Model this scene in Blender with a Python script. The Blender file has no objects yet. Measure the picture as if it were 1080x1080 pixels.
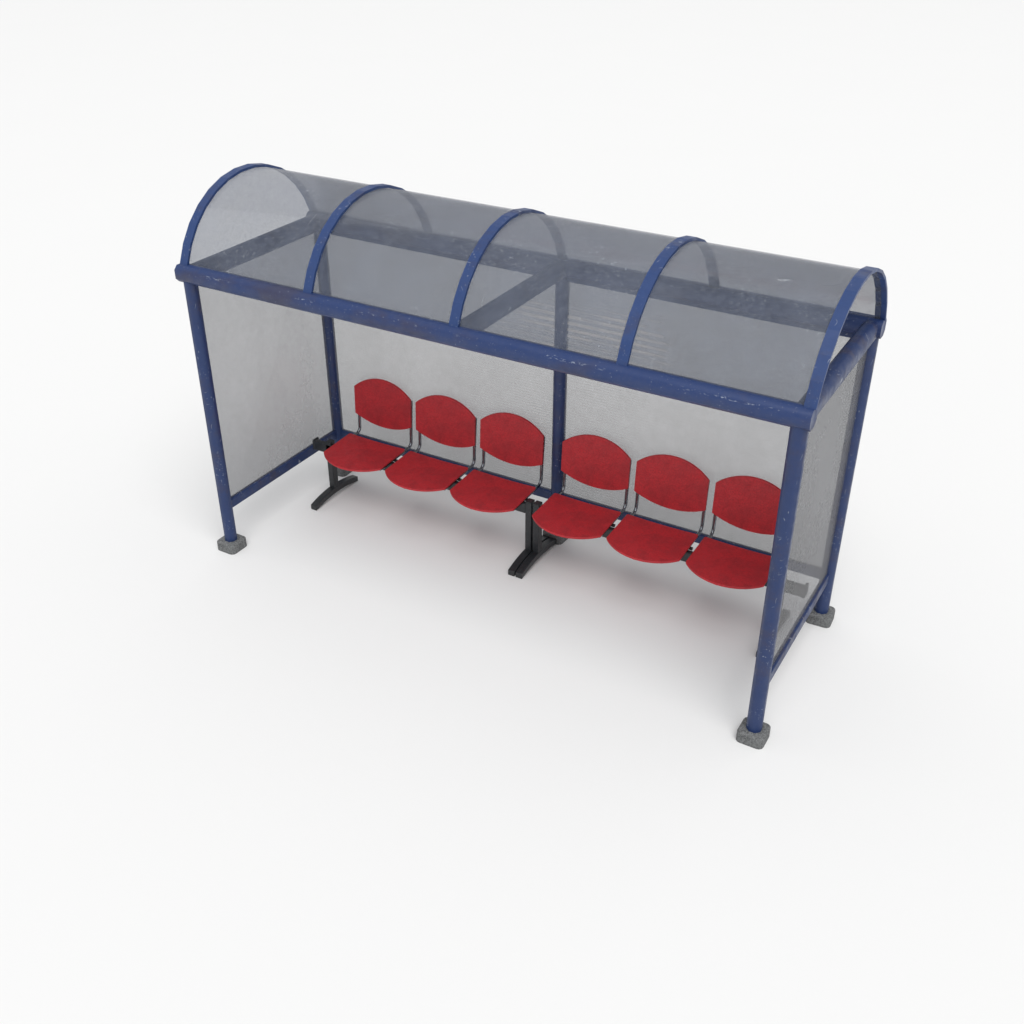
import bpy, bmesh, math
from mathutils import Vector, Matrix

S = bpy.context.scene
COL = S.collection

# ------------------------------------------------------------------ camera
cd = bpy.data.cameras.new("camera")
cam = bpy.data.objects.new("camera", cd)
COL.objects.link(cam)
cam.location = (5.2138, -4.8985, 4.5521)
cam.rotation_euler = (math.pi / 2 - 0.555, 0.0, 0.5249)
cd.sensor_width = 36.0
cd.lens = 36.0 * 1178.04 / 1080.0
cd.clip_end = 1000
S.camera = cam

# ------------------------------------------------------------------ studio light
W = bpy.data.worlds.new("World")
S.world = W
W.use_nodes = True
W.node_tree.nodes["Background"].inputs[0].default_value = (1.0, 1.0, 1.0, 1)
W.node_tree.nodes["Background"].inputs[1].default_value = 0.60


def area(name, loc, target, size, power, color=(1, 1, 1)):
    ld = bpy.data.lights.new(name, 'AREA')
    ld.shape = 'DISK'
    ld.size = size
    ld.energy = power
    ld.color = color
    o = bpy.data.objects.new(name, ld)
    COL.objects.link(o)
    o.location = loc
    o.rotation_euler = (Vector(target) - Vector(loc)).to_track_quat('-Z', 'Y').to_euler()
    return o


# one very large, far softbox in front and to the right, so its light is nearly even on the floor
area("softbox", (140, -185, 415), (2, 0, 0), 400, 1.70e6, (1.0, 0.99, 0.975))

vs = S.view_settings
vs.view_transform = 'Standard'
vs.look = 'None'
vs.exposure = 0
vs.gamma = 1
vs.use_curve_mapping = False
S.render.engine = 'CYCLES'
S.cycles.transparent_max_bounces = 24
S.cycles.max_bounces = 10


# ------------------------------------------------------------------ material helpers
class N:
    """small node-tree writer"""

    def __init__(self, name):
        self.m = bpy.data.materials.new(name)
        self.m.use_nodes = True
        self.t = self.m.node_tree
        self.t.nodes.clear()
        self.out = self.t.nodes.new('ShaderNodeOutputMaterial')
        self.co = self.t.nodes.new('ShaderNodeTexCoord').outputs['Object']

    def new(self, typ, ins=None, **kw):
        n = self.t.nodes.new(typ)
        for k, v in kw.items():
            setattr(n, k, v)
        for k, v in (ins or {}).items():
            self.set(n.inputs[k], v)
        return n

    def set(self, sock, v):
        if hasattr(v, 'is_output'):
            self.t.links.new(v, sock)
        else:
            if sock.type == 'RGBA' and len(v) == 3:
                v = (*v, 1)
            sock.default_value = v

    def noise(self, scale, detail=4, rough=.5, stretch=None, dist=0, off=(0, 0, 0)):
        mp = self.new('ShaderNodeMapping', {'Vector': self.co, 'Location': off, 'Scale': stretch or (1, 1, 1)})
        return self.new('ShaderNodeTexNoise', {'Vector': mp.outputs[0], 'Scale': scale, 'Detail': detail,
                                               'Roughness': rough, 'Distortion': dist}).outputs['Fac']

    def ramp(self, v, a, b, lo=0.0, hi=1.0):
        n = self.new('ShaderNodeMapRange', {'Value': v, 'From Min': a, 'From Max': b, 'To Min': lo, 'To Max': hi})
        n.interpolation_type = 'SMOOTHSTEP'
        return n.outputs[0]

    def math(self, op, a, b=0.0, c=0.0):
        return self.new('ShaderNodeMath', {0: a, 1: b, 2: c}, operation=op).outputs[0]

    def mix(self, f, a, b):
        n = self.new('ShaderNodeMix', data_type='RGBA')
        self.set(n.inputs[0], f)
        self.set(n.inputs[6], a)
        self.set(n.inputs[7], b)
        return n.outputs[2]

    def bump(self, h, strength, dist=.002):
        return self.new('ShaderNodeBump', {'Height': h, 'Strength': strength, 'Distance': dist}).outputs[0]

    def scratches(self, scale, width, off=(0, 0, 0), warp=.25):
        """thin wandering lines: zero crossings of a noise, kept only in short stretches"""
        a = self.noise(scale, 1, .4, off=off, dist=warp)
        d = self.math('ABSOLUTE', self.math('SUBTRACT', a, .5))
        line = self.ramp(d, 0, width, 1, 0)
        keep = self.ramp(self.noise(scale * 1.7, 2, .5, off=(off[0] + 9, off[1], 4)), .58, .66)
        return self.math('MULTIPLY', line, keep)

    def principled(self, **ins):
        n = self.new('ShaderNodeBsdfPrincipled')
        for k, v in ins.items():
            self.set(n.inputs[k.replace('_', ' ')], v)
        return n.outputs[0]

    def done(self, sh):
        self.t.links.new(sh, self.out.inputs[0])
        return self.m


def mat_floor():
    n = N("white_studio_floor")
    c = n.mix(n.noise(.6, 2), (.835, .840, .844), (.842, .847, .851))
    return n.done(n.principled(Base_Color=c, Roughness=.9, Specular_IOR_Level=.1))


def mat_paint(name="blue_worn_paint", c1=(.015, .035, .118), c2=(.038, .037, .076)):
    n = N(name)
    blot = n.ramp(n.noise(3.2, 5, .6, stretch=(1, 2, 1.4)), .48, .72)
    c = n.mix(blot, c1, c2)
    fine = n.noise(45, 4, .7)
    c = n.mix(n.ramp(fine, .35, .75, 0, .3), c, tuple(v * 1.3 for v in c1))
    spots = n.math('MULTIPLY', n.ramp(n.noise(75, 2, .6), .64, .72), n.ramp(n.noise(4.2, 2, .5, off=(3, 1, 7)), .50, .60))
    chips = n.math('MULTIPLY', n.ramp(n.noise(30, 3, .75, stretch=(.6, 1, .9), off=(5, 2, 1)), .62, .68),
                   n.ramp(n.noise(3.0, 2, .5, off=(8, 4, 2)), .56, .66))
    scr = n.math('MULTIPLY', n.scratches(9, .008), .7)
    w = n.math('MINIMUM', n.math('ADD', n.math('MULTIPLY', n.math('ADD', spots, chips), .5), scr), .6)
    c = n.mix(w, c, (.42, .46, .52))
    r = n.ramp(n.noise(14, 4), .3, .7, .36, .58)
    return n.done(n.principled(Base_Color=c, Roughness=r, Specular_IOR_Level=.45,
                               Normal=n.bump(n.noise(60, 3), .12, .001)))


def mat_beam_paint():
    """same paint with the row of small chips along the upper front arris"""
    n = N("blue_worn_beam_paint")
    blot = n.ramp(n.noise(2.0, 4, .6, stretch=(1, 2, 2)), .46, .70)
    c = n.mix(blot, (.017, .041, .142), (.040, .043, .092))
    c = n.mix(n.ramp(n.noise(40, 4, .7), .35, .75, 0, .3), c, (.045, .062, .14))
    sep = n.new('ShaderNodeSeparateXYZ', {0: n.co})
    z, y = sep.outputs[2], sep.outputs[1]
    arris = n.ramp(n.math('ABSOLUTE', n.math('SUBTRACT', z, .030)), .0015, .010, 1, 0)
    dash = n.math('MULTIPLY', n.ramp(n.noise(34, 3, .7, stretch=(1, 3, 3)), .56, .64),
                  n.ramp(n.noise(2.3, 1, .5, off=(2.2, 0, 0), stretch=(1, .1, .1)), .48, .58))
    w = n.math('MULTIPLY', n.math('MULTIPLY', arris, dash), .5)
    speck = n.math('MULTIPLY', n.ramp(n.noise(80, 2, .6), .69, .76), .3)
    w = n.math('MINIMUM', n.math('ADD', w, speck), .75)
    c = n.mix(w, c, (.50, .56, .66))
    r = n.ramp(n.noise(14, 4), .3, .7, .36, .58)
    return n.done(n.principled(Base_Color=c, Roughness=r, Specular_IOR_Level=.45,
                               Normal=n.bump(n.noise(50, 3), .12, .001)))


def mat_red():
    n = N("red_grained_plastic")
    c = n.mix(n.ramp(n.noise(7, 4, .6), .38, .66), (.58, .028, .038), (.45, .027, .036))
    c = n.mix(n.ramp(n.noise(110, 3, .7), .35, .7, 0, .55), c, (.26, .016, .022))
    c = n.mix(n.math('MULTIPLY', n.scratches(16, .006), .35), c, (.10, .02, .02))
    r = n.ramp(n.noise(30, 3), .3, .7, .42, .62)
    return n.done(n.principled(Base_Color=c, Roughness=r, Specular_IOR_Level=.35,
                               Normal=n.bump(n.noise(220, 3, .6), .35, .001)))


def mat_black():
    n = N("black_painted_steel")
    c = n.mix(n.noise(20, 4), (.012, .014, .017), (.026, .029, .033))
    c = n.mix(n.math('MULTIPLY', n.ramp(n.noise(90, 2), .64, .72), .3), c, (.12, .13, .14))
    return n.done(n.principled(Base_Color=c, Roughness=.42, Specular_IOR_Level=.5))


def mat_chrome():
    n = N("dull_chrome")
    c = n.mix(n.noise(40, 3), (.16, .17, .19), (.30, .31, .34))
    return n.done(n.principled(Base_Color=c, Metallic=1.0, Roughness=.22))


def mat_concrete():
    n = N("dark_speckled_concrete")
    a = n.noise(90, 5, .75)
    c = n.mix(n.ramp(a, .34, .64), (.055, .058, .060), (.23, .235, .24))
    v = n.new('ShaderNodeTexVoronoi', {'Vector': n.co, 'Scale': 95.0}).outputs['Distance']
    c = n.mix(n.ramp(v, .15, .3, .55, 0), c, (.05, .055, .058))
    c = n.mix(n.ramp(n.noise(9, 3), .35, .7, 0, .4), c, (.14, .15, .15))
    return n.done(n.principled(Base_Color=c, Roughness=.9, Normal=n.bump(a, .6, .004)))


def mat_sheet(name, col, cover, ribs=None, roof=False, gloss=.12, rough=.40):
    """cloudy polycarbonate; 'cover' is how much of the light each face of the sheet stops"""
    n = N(name)
    cl = n.noise(1.6, 6, .62, stretch=(1, 1, .8))
    fn = n.noise(26, 5, .72) if roof else n.noise(18, 2, .55)
    light = tuple(min(1, v * 1.25) for v in col)
    dark = tuple(v * .82 for v in col)
    c = n.mix(n.ramp(cl, .35, .65), dark, light)
    c = n.mix(n.ramp(fn, .38, .68, 0, .45 if roof else .32), c, tuple(v * 1.5 for v in col))
    a = n.math('ADD', cover, n.math('MULTIPLY', n.math('SUBTRACT', cl, .5), .16))
    a = n.math('ADD', a, n.math('MULTIPLY', n.math('SUBTRACT', fn, .5), .12 if roof else .05))
    nrm = n.bump(n.noise(5, 2), .05, .01)
    sep = n.new('ShaderNodeSeparateXYZ', {0: n.co})
    x, y, z = sep.outputs
    if ribs:
        wv = n.math('SINE', n.math('MULTIPLY', z, 2 * math.pi / .0205))
        m = n.ramp(n.math('ABSOLUTE', n.math('SUBTRACT', x, ribs)), .25, 1.0, 1, .18)
        m = n.math('MULTIPLY', m, n.ramp(n.noise(2.0, 2, .5, off=(1, 2, 3)), .36, .56, .35, 1))
        k = n.math('MULTIPLY', wv, m)
        c = n.mix(n.math('MULTIPLY_ADD', k, .32, .34), c, (.62, .62, .60))
        # warm stripes of reflected light high on the sheet, painted into its colour
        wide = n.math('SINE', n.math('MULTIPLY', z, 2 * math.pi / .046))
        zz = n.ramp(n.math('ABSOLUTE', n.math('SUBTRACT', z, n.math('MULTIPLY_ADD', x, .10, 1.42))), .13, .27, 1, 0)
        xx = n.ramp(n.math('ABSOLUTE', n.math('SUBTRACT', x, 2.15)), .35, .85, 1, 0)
        refl = n.math('MULTIPLY', n.math('MULTIPLY', zz, xx), n.math('MULTIPLY', n.ramp(wide, -.4, .7), n.ramp(n.noise(3.2, 3, .6, off=(2, 5, 1), stretch=(.6, 1, 1.5)), .38, .58, .15, .85)))
        c = n.mix(refl, c, (.95, .85, .72))
        a = n.math('ADD', a, n.math('MULTIPLY', refl, .10))
        a = n.math('ADD', a, n.math('MULTIPLY', k, .035))
    # pale scuffs and hairline scratches
    sc = n.math('ADD', n.scratches(2.2, .0022, off=(4, 2, 1), warp=.6), n.math('MULTIPLY', n.scratches(11, .006), .5))
    du = n.math('MULTIPLY', n.ramp(n.noise(44, 5, .8), .53, .67), n.ramp(n.noise(2.4, 3, .6, off=(7, 3, 5)), .32, .54))
    w = n.math('MINIMUM', n.math('ADD', sc, n.math('MULTIPLY', du, .6)), 1.0)
    if roof:
        c = n.mix(n.math('MULTIPLY', w, .5), c, (.55, .58, .62))
        a = n.math('ADD', a, n.math('MULTIPLY', w, .20))
    else:
        c = n.mix(n.math('MULTIPLY', w, .07), c, (.6, .6, .6))
    dif = n.principled(Base_Color=c, Roughness=.55, Specular_IOR_Level=.1, Normal=nrm)
    tr = n.new('ShaderNodeBsdfTransparent', {'Color': (.985, .99, 1.0)}).outputs[0]
    body = n.new('ShaderNodeMixShader', {0: a, 1: tr, 2: dif}).outputs[0]
    gl = n.new('ShaderNodeBsdfGlossy', {'Color': (.9, .9, .92), 'Roughness': rough, 'Normal': nrm}).outputs[0]
    fr = n.new('ShaderNodeLayerWeight', {'Blend': .22}).outputs['Fresnel']
    return n.done(n.new('ShaderNodeMixShader', {0: n.math('MULTIPLY', fr, gloss), 1: body, 2: gl}).outputs[0])


M = dict(floor=mat_floor(), paint=mat_paint(), hoop=mat_paint("blue_hoop_paint", (.020, .050, .162), (.036, .048, .112)), beam=mat_beam_paint(), red=mat_red(), black=mat_black(),
         chrome=mat_chrome(), concrete=mat_concrete(),
         roof=mat_sheet("smoky_roof_sheet", (.125, .140, .175), .410, roof=True, gloss=.30, rough=.15),
         side=mat_sheet("cloudy_side_sheet", (.145, .145, .147), .375),
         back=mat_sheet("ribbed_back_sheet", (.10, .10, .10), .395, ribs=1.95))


# ------------------------------------------------------------------ mesh helpers
def obj(name, bm, mat, parent=None, loc=(0, 0, 0), smooth=None, bevel=0, seg=2):
    bmesh.ops.recalc_face_normals(bm, faces=bm.faces)
    me = bpy.data.meshes.new(name)
    bm.to_mesh(me)
    bm.free()
    me.materials.append(mat)
    o = bpy.data.objects.new(name, me)
    COL.objects.link(o)
    o.location = loc
    if parent:
        o.parent = parent
    if smooth is not None:
        for p in me.polygons:
            p.use_smooth = True
        me.set_sharp_from_angle(angle=math.radians(smooth))
    if bevel:
        b = o.modifiers.new("bevel", 'BEVEL')
        b.width = bevel
        b.segments = seg
        b.limit_method = 'ANGLE'
        b.angle_limit = math.radians(30)
        b.harden_normals = False
    return o


def box(bm, x0, x1, y0, y1, z0, z1):
    v = [bm.verts.new((x, y, z)) for x in (x0, x1) for y in (y0, y1) for z in (z0, z1)]
    for f in ((0, 1, 3, 2), (4, 6, 7, 5), (0, 4, 5, 1), (2, 3, 7, 6), (0, 2, 6, 4), (1, 5, 7, 3)):
        bm.faces.new([v[i] for i in f])


def prism(bm, prof, axis, a, b):
    """extrude a closed 2D profile along an axis from a to b"""
    def P(u, v, w):
        return {0: (w, u, v), 1: (u, w, v), 2: (u, v, w)}[axis]
    r0 = [bm.verts.new(P(u, v, a)) for u, v in prof]
    r1 = [bm.verts.new(P(u, v, b)) for u, v in prof]
    n = len(prof)
    for i in range(n):
        bm.faces.new((r0[i], r0[(i + 1) % n], r1[(i + 1) % n], r1[i]))
    bm.faces.new(r0)
    bm.faces.new(r1)


def chamfered(h, c, hz=None):
    hz = hz or h
    return [(-h, -hz + c), (-h + c, -hz), (h - c, -hz), (h, -hz + c), (h, hz - c), (h - c, hz), (-h + c, hz), (-h, hz - c)]


def tube(bm, pts, r, n=12):
    pts = [Vector(p) for p in pts]
    rings = []
    up = Vector((1, 0, 0))
    for i, p in enumerate(pts):
        d = (pts[min(i + 1, len(pts) - 1)] - pts[max(i - 1, 0)]).normalized()
        a = up.cross(d)
        if a.length < 1e-3:
            a = Vector((0, 1, 0)).cross(d)
        a.normalize()
        b = d.cross(a)
        rings.append([bm.verts.new(p + r * (math.cos(t) * a + math.sin(t) * b)) for t in
                      [2 * math.pi * k / n for k in range(n)]])
    for q, s in zip(rings, rings[1:]):
        for k in range(n):
            bm.faces.new((q[k], q[(k + 1) % n], s[(k + 1) % n], s[k]))
    bm.faces.new(rings[0])
    bm.faces.new(rings[-1])


def empty(name, loc, label, cat, group=None):
    o = bpy.data.objects.new(name, None)
    o.empty_display_size = .2
    COL.objects.link(o)
    o.location = loc
    o['label'] = label
    o['category'] = cat
    if group:
        o['group'] = group
    return o


# ------------------------------------------------------------------ floor
bm = bmesh.new()
bmesh.ops.create_grid(bm, x_segments=4, y_segments=4, size=300)
fl = obj("ground", bm, M['floor'])
fl['kind'] = 'structure'

# ------------------------------------------------------------------ shelter
L, D = 4.0, 1.311
BZ, BH = 2.092, .055          # beam centre height and half size
POST_R = .047
sh = empty("bus_shelter", (0, 0, 0), "blue framed bus shelter with smoky barrel roof and cloudy grey side panels", "bus shelter")

oct_post = [(POST_R * math.cos(math.radians(22.5 + 45 * k)), POST_R * math.sin(math.radians(22.5 + 45 * k))) for k in range(8)]
for i, (x, y) in enumerate([(0, 0), (L, 0), (0, D), (L / 2, D), (L, D)]):
    bm = bmesh.new()
    prism(bm, oct_post, 2, .05, BZ - .015)
    obj("post", bm, M['paint'], sh, (x, y, 0), smooth=60)
    bm = bmesh.new()
    box(bm, -.083, .083, -.083, .083, 0, .074)
    bmesh.ops.bevel(bm, geom=[e for e in bm.edges if abs(e.verts[0].co.z - e.verts[1].co.z) > .01], offset=.032,
                    segments=3, affect='EDGES', profile=.5)
    bmesh.ops.bevel(bm, geom=[e for e in bm.edges if e.verts[0].co.z > .07 and e.verts[1].co.z > .07], offset=.014,
                    segments=3, affect='EDGES', profile=.5)
    o = obj("footing", bm, M['concrete'], sh, (x, y, 0), smooth=40)
    o.rotation_euler[2] = math.radians([0, 0, 2, -3, 3][i])

for y in (0, D):
    bm = bmesh.new()
    prism(bm, chamfered(BH, .026), 0, -.070, L + .060)
    obj("long_beam", bm, M['beam'], sh, (0, y, BZ), smooth=60)
for x in (0, L / 2, L):
    bm = bmesh.new()
    prism(bm, chamfered(.046, .026, .060), 1, BH - .012, D - BH + .012)
    obj("cross_beam", bm, M['paint'], sh, (x + (.010 if x == 0 else -.004 if x == L else 0), 0, BZ - .008), smooth=60)

RZ0, RZ1 = .320, .394
rails = [(-.018, .018, .035, D - .035), (L - .018, L + .018, .035, D - .035),
         (.035, L / 2 - .035, D - .018, D + .018), (L / 2 + .035, L - .035, D - .018, D + .018)]
for x0, x1, y0, y1 in rails:
    bm = bmesh.new()
    box(bm, x0, x1, y0, y1, RZ0, RZ1)
    obj("lower_rail", bm, M['paint'], sh, bevel=.006)

for a, b in ((.035, L / 2 - .035), (L / 2 + .035, L - .035)):
    bm = bmesh.new()
    box(bm, a, b, D - .018, D + .018, 2.004, 2.0395)
    obj("upper_rail", bm, M['paint'], sh)

PZ0, PZ1 = RZ1 - .002, BZ - BH + .006
for x in (0, L):
    bm = bmesh.new()
    box(bm, x - .004, x + .004, .030, D - .030, PZ0, PZ1)
    obj("side_panel", bm, M['side'], sh)
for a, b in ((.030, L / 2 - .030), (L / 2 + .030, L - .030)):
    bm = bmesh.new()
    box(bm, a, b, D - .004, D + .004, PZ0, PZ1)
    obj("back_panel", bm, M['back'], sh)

SAG, ZT = .4664, BZ + BH - .004
R = ((D / 2) ** 2 + SAG ** 2) / (2 * SAG)
ZC = ZT + SAG - R
A = math.asin(D / 2 / R)


def arc_band(bm, x0, x1, r0, r1, n, a0=-A, a1=A):
    rows = []
    for k in range(n + 1):
        t = a0 + (a1 - a0) * k / n
        s, c = math.sin(t), math.cos(t)
        rows.append([bm.verts.new((x, D / 2 + r * s, ZC + r * c)) for x, r in ((x0, r0), (x1, r0), (x1, r1), (x0, r1))])
    for p, q in zip(rows, rows[1:]):
        for k in range(4):
            bm.faces.new((p[k], p[(k + 1) % 4], q[(k + 1) % 4], q[k]))
    bm.faces.new(rows[0])
    bm.faces.new(rows[-1])


bm = bmesh.new()
arc_band(bm, -.036, L + .036, R - .018, R - .011, 24)
obj("roof_sheet", bm, M['roof'], sh, smooth=40)
for x in (-.034, .964, 2.0, 3.036, 4.034):
    bm = bmesh.new()
    arc_band(bm, x - .031, x + .031, R - .010, R + .007, 13)
    obj("roof_hoop", bm, M['hoop'], sh)


# ------------------------------------------------------------------ benches
def seat_outline():
    p = [(-.262, .095), (-.258, .106), (-.250, .109), (.250, .109), (.258, .106), (.262, .095)]
    # front: shallow circular bulge
    w, s = .2628, .124
    r = (w * w + s * s) / (2 * s)
    a = math.asin(w / r)
    yc = -.218 + (r - s)
    for k in range(21):
        t = a - 2 * a * k / 20
        p.append((r * math.sin(t), yc - r * math.cos(t)))
    return p


def grid_shell(outline, thick, f, name, mat, parent, loc, normal):
    """plate with rounded rim from an outline (u, v); f(u, v) lifts it out of the plane"""
    bm = bmesh.new()
    vs_ = [bm.verts.new((u, v, 0)) for u, v in outline]
    bm.faces.new(vs_)
    r = bmesh.ops.extrude_face_region(bm, geom=list(bm.faces))
    for g in r['geom']:
        if isinstance(g, bmesh.types.BMVert):
            g.co.z += thick
    # cut into strips so the dish shows
    for ax in (0, 1):
        for k in range(-6, 7):
            c = [0, 0, 0]
            c[ax] = k * .042
            nn = [0, 0, 0]
            nn[ax] = 1
            bmesh.ops.bisect_plane(bm, geom=bm.verts[:] + bm.edges[:] + bm.faces[:], plane_co=c, plane_no=nn)
    for v in bm.verts:
        v.co.z += f(v.co.x, v.co.y)
    if normal == 'back':     # stand the plate up: u stays x, v becomes z, thickness towards the front
        for v in bm.verts:
            u, w, t = v.co
            v.co = (u, -t, w)
    return obj(name, bm, mat, parent, loc, smooth=50, bevel=.004, seg=3)


def back_outline():
    p = []
    w = .2595

    def arc(s, z, up):
        r = (w * w + s * s) / (2 * s)
        a = math.asin(w / r)
        q = []
        for k in range(17):
            t = -a + 2 * a * k / 16
            q.append((r * math.sin(t) * up, z + up * (r * math.cos(t) - (r - s))))
        return q
    p += arc(.100, .111, 1)
    p += arc(.068, -.111, -1)
    return p


PITCH = .567
BY = .982                    # depth position of the bench beam


def make_bench(x_mid, label, first_leg, last_leg, xa, xb):
    b = empty("seat_bench", (x_mid, BY, 0), label, "bench", "red three-seat benches inside the shelter")
    # main beam
    bm = bmesh.new()
    box(bm, xa, xb, -.032, .004, .382, .462)
    obj("bench_beam", bm, M['black'], b, bevel=.006)
    for x in (xa, xb):
        s = -1 if x == xa else 1
        if abs(x + x_mid - 2) > .5:
            bm = bmesh.new()
            box(bm, x - .004 if s > 0 else x - .016, x + .016 if s > 0 else x + .004, -.036, .032, .378, .467)
            obj("end_cap", bm, M['black'], b, bevel=.010, seg=3)
    for lx in (first_leg, last_leg):
        bm = bmesh.new()
        box(bm, -.024, .024, -.028, .028, .062, .484)
        leg = obj("leg", bm, M['black'], b, (lx, -.004, 0), bevel=.004)
        bm = bmesh.new()
        top, bot = [], []
        n = 14
        for k in range(n + 1):
            y = -.268 + .536 * k / n
            q = 1 - (y / .268) ** 2
            top.append((y, .042 + .040 * q))
            bot.append((y, .0 + .034 * q))
        prism(bm, top + bot[::-1], 0, -.0265, .0265)
        obj("foot", bm, M['black'], leg, smooth=35, bevel=.004)
    for k in (-1, 0, 1):
        cx = k * PITCH
        s = grid_shell(seat_outline(), .016, lambda u, v: -.010 * max(0, 1 - (u / .26) ** 2) * max(0, 1 - (v / .2) ** 2) + .012 * v / .15 * .4,
                       "seat", M['red'], b, (cx, .047, .480), 'seat')
        t = grid_shell(back_outline(), .016, lambda u, v: -.012 * (1 - (u / .26) ** 2) - .055 * v, "backrest",
                       M['red'], b, (cx, .262 , .750), 'back')
        for sx in (-1, 1):
            bm = bmesh.new()
            x = sx * .243
            pts = [(x, .288, .84), (x, .268, .62), (x, .262, .52)]
            for j in range(1, 7):
                a = math.pi / 2 * j / 6
                pts.append((x * (1 - .0), .262 - .045 * (1 - math.cos(a)), .515 - .045 * math.sin(a)))
            pts += [(x, .10, .468), (x, -.10, .462), (x, -.150, .466)]
            tube(bm, pts, .012)
            obj("seat_tube", bm, M['chrome'], b, (cx, 0, 0), smooth=60)
        bm = bmesh.new()
        box(bm, -.20, .20, -.075, -.045, .446, .468)
        box(bm, -.20, .20, .058, .088, .446, .468)
        for sx in (-1, 1):
            box(bm, sx * .215 - .016, sx * .215 + .016, -.09, .10, .438, .4665)
        obj("bracket", bm, M['black'], b, (cx, 0, 0), bevel=.003)
        bm = bmesh.new()
        tube(bm, [(-.24, .030, .458), (.272, .030, .458)], .012)
        obj("lug", bm, M['black'], b, (cx, 0, 0), smooth=60)
    return b


X3 = 1.657
c1 = X3 - PITCH
c2 = 2.329 + PITCH
make_bench(c1, "three red seats on a black beam, left of the middle back post",
           .190 - c1, 1.958 - c1, .052 - c1, 1.934 - c1)
make_bench(c2, "three red seats on a black beam, partly behind the front right post",
           2.020 - c2, 3.790 - c2, 2.044 - c2, 3.940 - c2)
